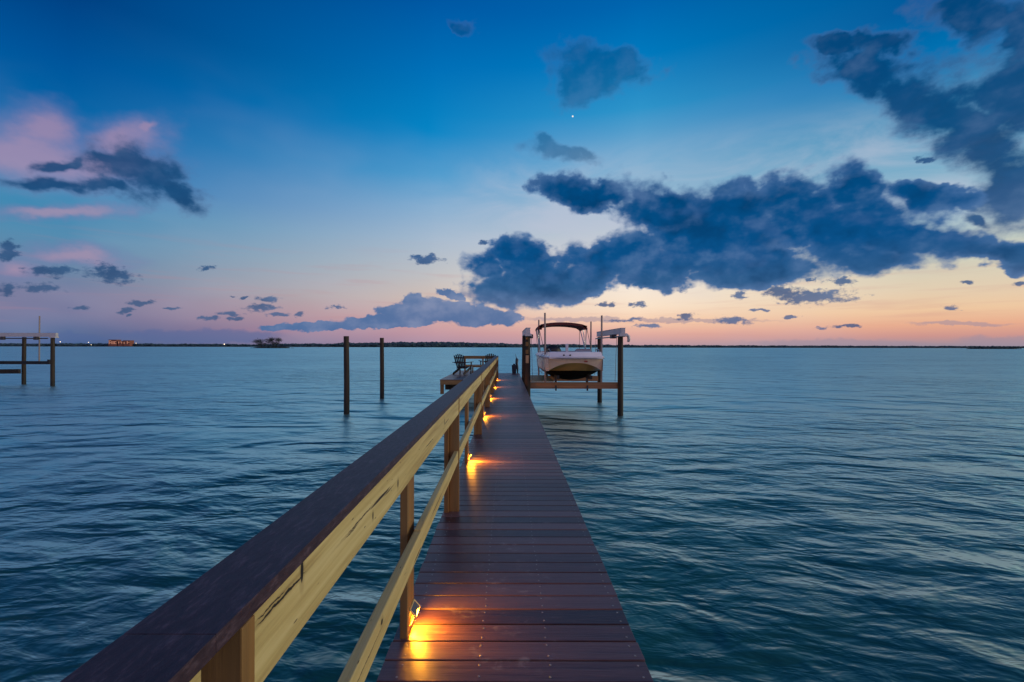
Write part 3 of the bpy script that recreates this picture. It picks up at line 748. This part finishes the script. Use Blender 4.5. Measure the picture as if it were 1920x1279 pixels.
    W = nx + 1; Ls = W * (ny + 1)
    for b in range(ny):
        for a in range(nx):
            q = b * W + a; fs += [(q, q + 1, q + 1 + W, q + W), (Ls + q, Ls + q + W, Ls + q + 1 + W, Ls + q + 1)]
    for a in range(nx): fs += [(a, Ls + a, Ls + a + 1, a + 1), (ny * W + a, ny * W + a + 1, Ls + ny * W + a + 1, Ls + ny * W + a)]
    for b in range(ny): fs += [(b * W, (b + 1) * W, Ls + (b + 1) * W, Ls + b * W), (b * W + nx, Ls + b * W + nx, Ls + (b + 1) * W + nx, (b + 1) * W + nx)]
    m_ = MB(); m_.add(vs_, fs)
    for s in (-1, 1):     # hanging corner flaps
        xo = cx_ + s * TW
        m_.add([(xo, TY0, 2.40), (xo - s * .20, TY0, 2.46), (xo - s * .16, TY0, 2.24), (xo, TY0 + .9, 2.36), (xo - s * .02, TY0 + .5, 2.24)], [(0, 1, 2), (0, 2, 4, 3)])
    st_ = shade(m_.build('sun_top', M_CANVAS, t), 50)
    for s in (-1, 1):
        xo = cx_ + s * (TW - .03); g = BXC + s * 1.03
        for a, b in (((xo, TY0 + .08, 2.38), (g, Y0 + 4.1, 1.25)), ((xo, TY1 - .08, 2.36), (g, Y0 + 3.9, 1.25)), ((xo, (TY0 + TY1) / 2, 2.40), (g, Y0 + 4.0, 1.25))):
            MB().tube([a, b], .020, 6).build('frame_tube', M_CHROME, st_)
        for a, b in (((xo, TY0 + .02, 2.32), (g - s * .05, Y0 + 2.2, 1.27)), ((xo, TY1, 2.32), (g, Y0 + 5.8, 1.25))):
            MB().tube([a, b], .011, 5).build('strap', M_BLACKV, st_)
    # mooring line hanging at the side
    m_ = MB(); m_.tube([(BXC - 1.08, Y0 + 1.6, 1.25), (BXC - 1.33, Y0 + 1.5, .98), (BXC - 1.30, Y0 + 1.5, .58), (BXC - 1.14, Y0 + 1.6, .44), (BXC - 1.12, Y0 + 1.7, .9)], .012, 5); m_.build('mooring_line', M_GREYV, t)
    return t
make_boat()

# ------------------------------------------------------------------ free-standing mooring pilings
def at(px, py_water):
    d = F * (CAMZ - WATER) / (py_water - CY); return (px - CX) * d / F, d
for px, pw, pt, lb in ((650, 777, 631, 'taller nearer dark wooden piling standing alone left of the pier'),
                       (716.5, 748, 634, 'shorter farther dark wooden piling standing alone, closer to the rail')):
    x, d = at(px, pw); top = CAMZ + (CY - pt) * d / F
    m_ = MB(); m_.world = True
    o = pile(x, d, top, .108).build('mooring_piling', M_PILE); shade(o, 50)
    tag(o, lb, 'piling', 'lone mooring pilings')

# ------------------------------------------------------------------ neighbour's lift on the left
x1, d1 = at(99, 726); x2, d2 = at(45, 722.5)
nl = thing('empty_boat_lift', 'empty boat lift with grey top beam and dark pilings far left', 'boat lift', (x1, d1, WATER))
for x, d, tp in ((x1, d1, 2.02), (x2, d2, 2.10), (x1 - 4.2, d1 + .3, 2.05), (x2 - 4.2, d2 + .3, 2.1)):
    shade(pile(x, d, tp, .115).build('piling', M_PILE, nl), 50)
m_ = MB(); m_.box(x1 - 5.0, x1 + .28, d1 - .09, d1 + .09, 2.10, 2.35); m_.build('top_beam', M_ALU, nl)
MB().box(x1 - .10, x1 + .28, d1 - .14, d1 + .14, 2.021, 2.099).build('bearing_block', M_ALU, nl)
MB().tube([(x1 - 5, d1 - .13, 1.98), (x1 - .2, d1 - .13, 1.98)], .035, 6).build('drive_pipe', M_DARKM, nl)
for dx in (-3.1, -.9): MB().box(x1 + dx - .12, x1 + dx + .12, d1 - .28, d1 - .14, 1.88, 2.10, bev=.02).build('winder', M_DARKM, nl)
bk_ = MB().box(x1 - 6, x1 - .75, d1 + .5, d1 + .72, .24, .45).build('bunk', M_BUNK, nl)
MB().box(x1 - .86, x1 - .7, d1 + .48, d1 + .74, .46, .56).build('bunk_stop', M_BUNK, bk_)
MB().bar((x2 - 5, d1 + 1.1, -.33), (x2 + .1, d1 + 1.1, -.27), .14, .30).build('cross_beam', M_PILE, nl)
MB().tube([(x1 - 1.52, d1 + .6, .451), (x1 - 1.50, d1 + .6, 3.52)], .04, 6).build('guide_pole', M_PVC, nl)

# ------------------------------------------------------------------ far shore
rng = random.Random(5)
def shore_woods(name, label, pts, dens, kind='stuff'):
    """pts: list of (px, top_px_height, distance)"""
    m_ = MB()
    for (pa, ha, da), (pb, hb, db) in zip(pts[:-1], pts[1:]):
        n = int(abs(pb - pa) * dens)
        for k in range(n):
            u = rng.random(); px = pa + (pb - pa) * u; d = da + (db - da) * u
            h = (ha + (hb - ha) * u) * d / F
            h *= .72 + .36 * (.5 + .5 * mnoise.noise((px * .035, 3.3, 0))) + .22 * max(0, mnoise.noise((px * .16, 1.1, 0)))
            x = (px - CX) * d / F
            r = h * rng.uniform(.22, .46); z = rng.uniform(.25, .95) * (h - r * .7)
            m_.ico((x, d + rng.uniform(0, 30), WATER + max(r * .3, z)), r, 1, 0, (rng.uniform(1.0, 2.2), 1.2, .8), .22)
    o = m_.build(name, M_WOODS); tag(o, label, 'woods', kind=kind); return o
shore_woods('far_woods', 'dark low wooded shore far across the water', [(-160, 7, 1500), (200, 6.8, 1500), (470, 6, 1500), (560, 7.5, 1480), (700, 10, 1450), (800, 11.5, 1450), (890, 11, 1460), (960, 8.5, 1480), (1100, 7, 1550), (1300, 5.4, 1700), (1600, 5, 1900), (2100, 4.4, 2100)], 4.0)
m_ = MB()
sp = [(-160, 1495), (700, 1440), (960, 1475), (1300, 1690), (2100, 2090)]
vs_ = []
for px, d in sp: x = (px - CX) * d / F; vs_ += [(x, d, WATER - .4), (x, d + 20, WATER + 1.6), (x, d + 120, WATER + 1.6)]
fs = []
for a in range(len(sp) - 1):
    for k in range(2): fs.append((a * 3 + k, a * 3 + 3 + k, a * 3 + 4 + k, a * 3 + 1 + k))
m_.add(vs_, fs); o = m_.build('terrain', M_SHORE); o['kind'] = 'structure'

# small mangrove islands
def mangrove(x, y, h, w, label):
    t = thing('mangrove_tree', label, 'tree', (x, y, WATER + .3), 'mangrove trees on the small island')
    br = MB(); cr = MB()
    tips = []
    for k in range(6):
        a = rng.uniform(-1, 1); bx_, by_ = a * w * .55, rng.uniform(-.4, .4) * w
        p0 = (x + bx_ * .15, y, WATER); p1 = (x + bx_ * .5, y + by_ * .5, WATER + h * .45); p2 = (x + bx_, y + by_, WATER + h * rng.uniform(.65, .88))
        br.tube([p0, p1, p2], [.28, .2, .08], 5); tips += [p1, p2, p2]
    for q in tips:
        for k in range(150):
            g = Vector((rng.gauss(0, .34) * w * .5, rng.gauss(0, .34) * w * .5, rng.gauss(0, .10) * h)); c = Vector(q) + g
            if c.z < WATER + h * .3: continue
            s = rng.uniform(.18, .42); u = Vector((rng.uniform(-1, 1), rng.uniform(-1, 1), rng.uniform(-1, 1))).normalized() * s; v = u.orthogonal().normalized() * s * .7
            cr.add([c - u, c + v, c + u, c - v], [(0, 1, 2, 3)])
    br.build('trunk', M_BARK, t); cr.build('crown', M_LEAF, t)
D_I = 620
def ix(px): return (px - CX) * D_I / F
mangrove(ix(492), D_I, 12.2, 15, 'wide open mangrove tree on the left half of the small island')
mangrove(ix(514), D_I + 3, 14.0, 12, 'taller bushy mangrove tree on the right half of the small island')
def brush(name, label, px0, px1, hpx, dist, n):
    m_ = MB(); xa, xb = (px0 - CX) * dist / F, (px1 - CX) * dist / F
    for k in range(n):
        u = rng.random(); e = math.sin(math.pi * min(1, max(0, u))) ** .5; h = hpx * dist / F * e * rng.uniform(.4, 1)
        m_.ico((xa + (xb - xa) * u, dist + rng.uniform(-5, 5), WATER + h * .4), h * .55 + .15, 1, 0, (1.7, 1.3, .9), .25)
    tag(m_.build(name, M_LEAF), label, 'brush', kind='stuff')
brush('island_brush', 'low dark brush along the foot of the mangrove island', 472, 549, 3.6, D_I, 150)
brush('islet_brush', 'low dark scrub islet on the horizon at far right', 1815, 1912, 4.2, 900, 190)

# hotel and shore lamps on the far shore
DH = 1490
def hx(px): return (px - CX) * DH / F
ht = thing('hotel', 'hotel blocks above the far shore, floodlight put into their orange walls', 'building', (hx(223), DH, WATER))
for pa, pb, top in ((203.5, 218.4, 12.6), (221.0, 229.6, 10.2), (231.2, 243, 11.3)):
    xa, xb = hx(pa), hx(pb); zt = WATER + top * DH / F
    w_ = MB().box(xa, xb, DH, DH + 18, WATER, zt).build('wall', M_FLOODLIT, ht)
    MB().box(xa - .6, xb + .6, DH - .6, DH + 18.6, zt + .02, zt + 1.0).build('roof', M_ROOF, ht)
    nw = max(3, int((xb - xa) / 4.2)); nf = int((zt - WATER - 9) / 3.2)
    for f in range(nf):
        for k in range(nw):
            if rng.random() < .3: continue
            xx = xa + (k + .5) * (xb - xa) / nw; zz = zt - 2.6 - f * 3.2
            MB().box(xx - 1.1, xx + 1.1, DH - .15, DH - .01, zz - 1.0, zz + .9).build('window', M_LITWIN, w_)
for px, py, hh, lb in ((113, 641, 1.1, 'white shore lamp between the empty lift and the hotel'), (171, 646.6, .8, 'low shore lamp at the waterline left of the hotel'),
                       (255, 643.5, .9, 'small shore lamp just right of the hotel'), (420.5, 645.5, 1.4, 'bright warm shore lamp left of the mangrove island'), (166, 642, 1.0, 'upper white shore lamp left of the hotel')):
    d = 1440; x = (px - CX) * d / F; z = CAMZ + (CY - py - .00206 * (CX - px) ) * d / F
    z = max(z, WATER + 1.5)
    t = thing('shore_lamp', lb, 'lamp', (x, d, WATER), 'lamps on the far shore')
    MB().tube([(x, d, WATER - .5), (x, d, z - .8)], .15, 6).build('pole', M_DARKM, t)
    MB().ico((x, d, z), hh, 2).build('bulb', M_BULB, t, smooth=True)
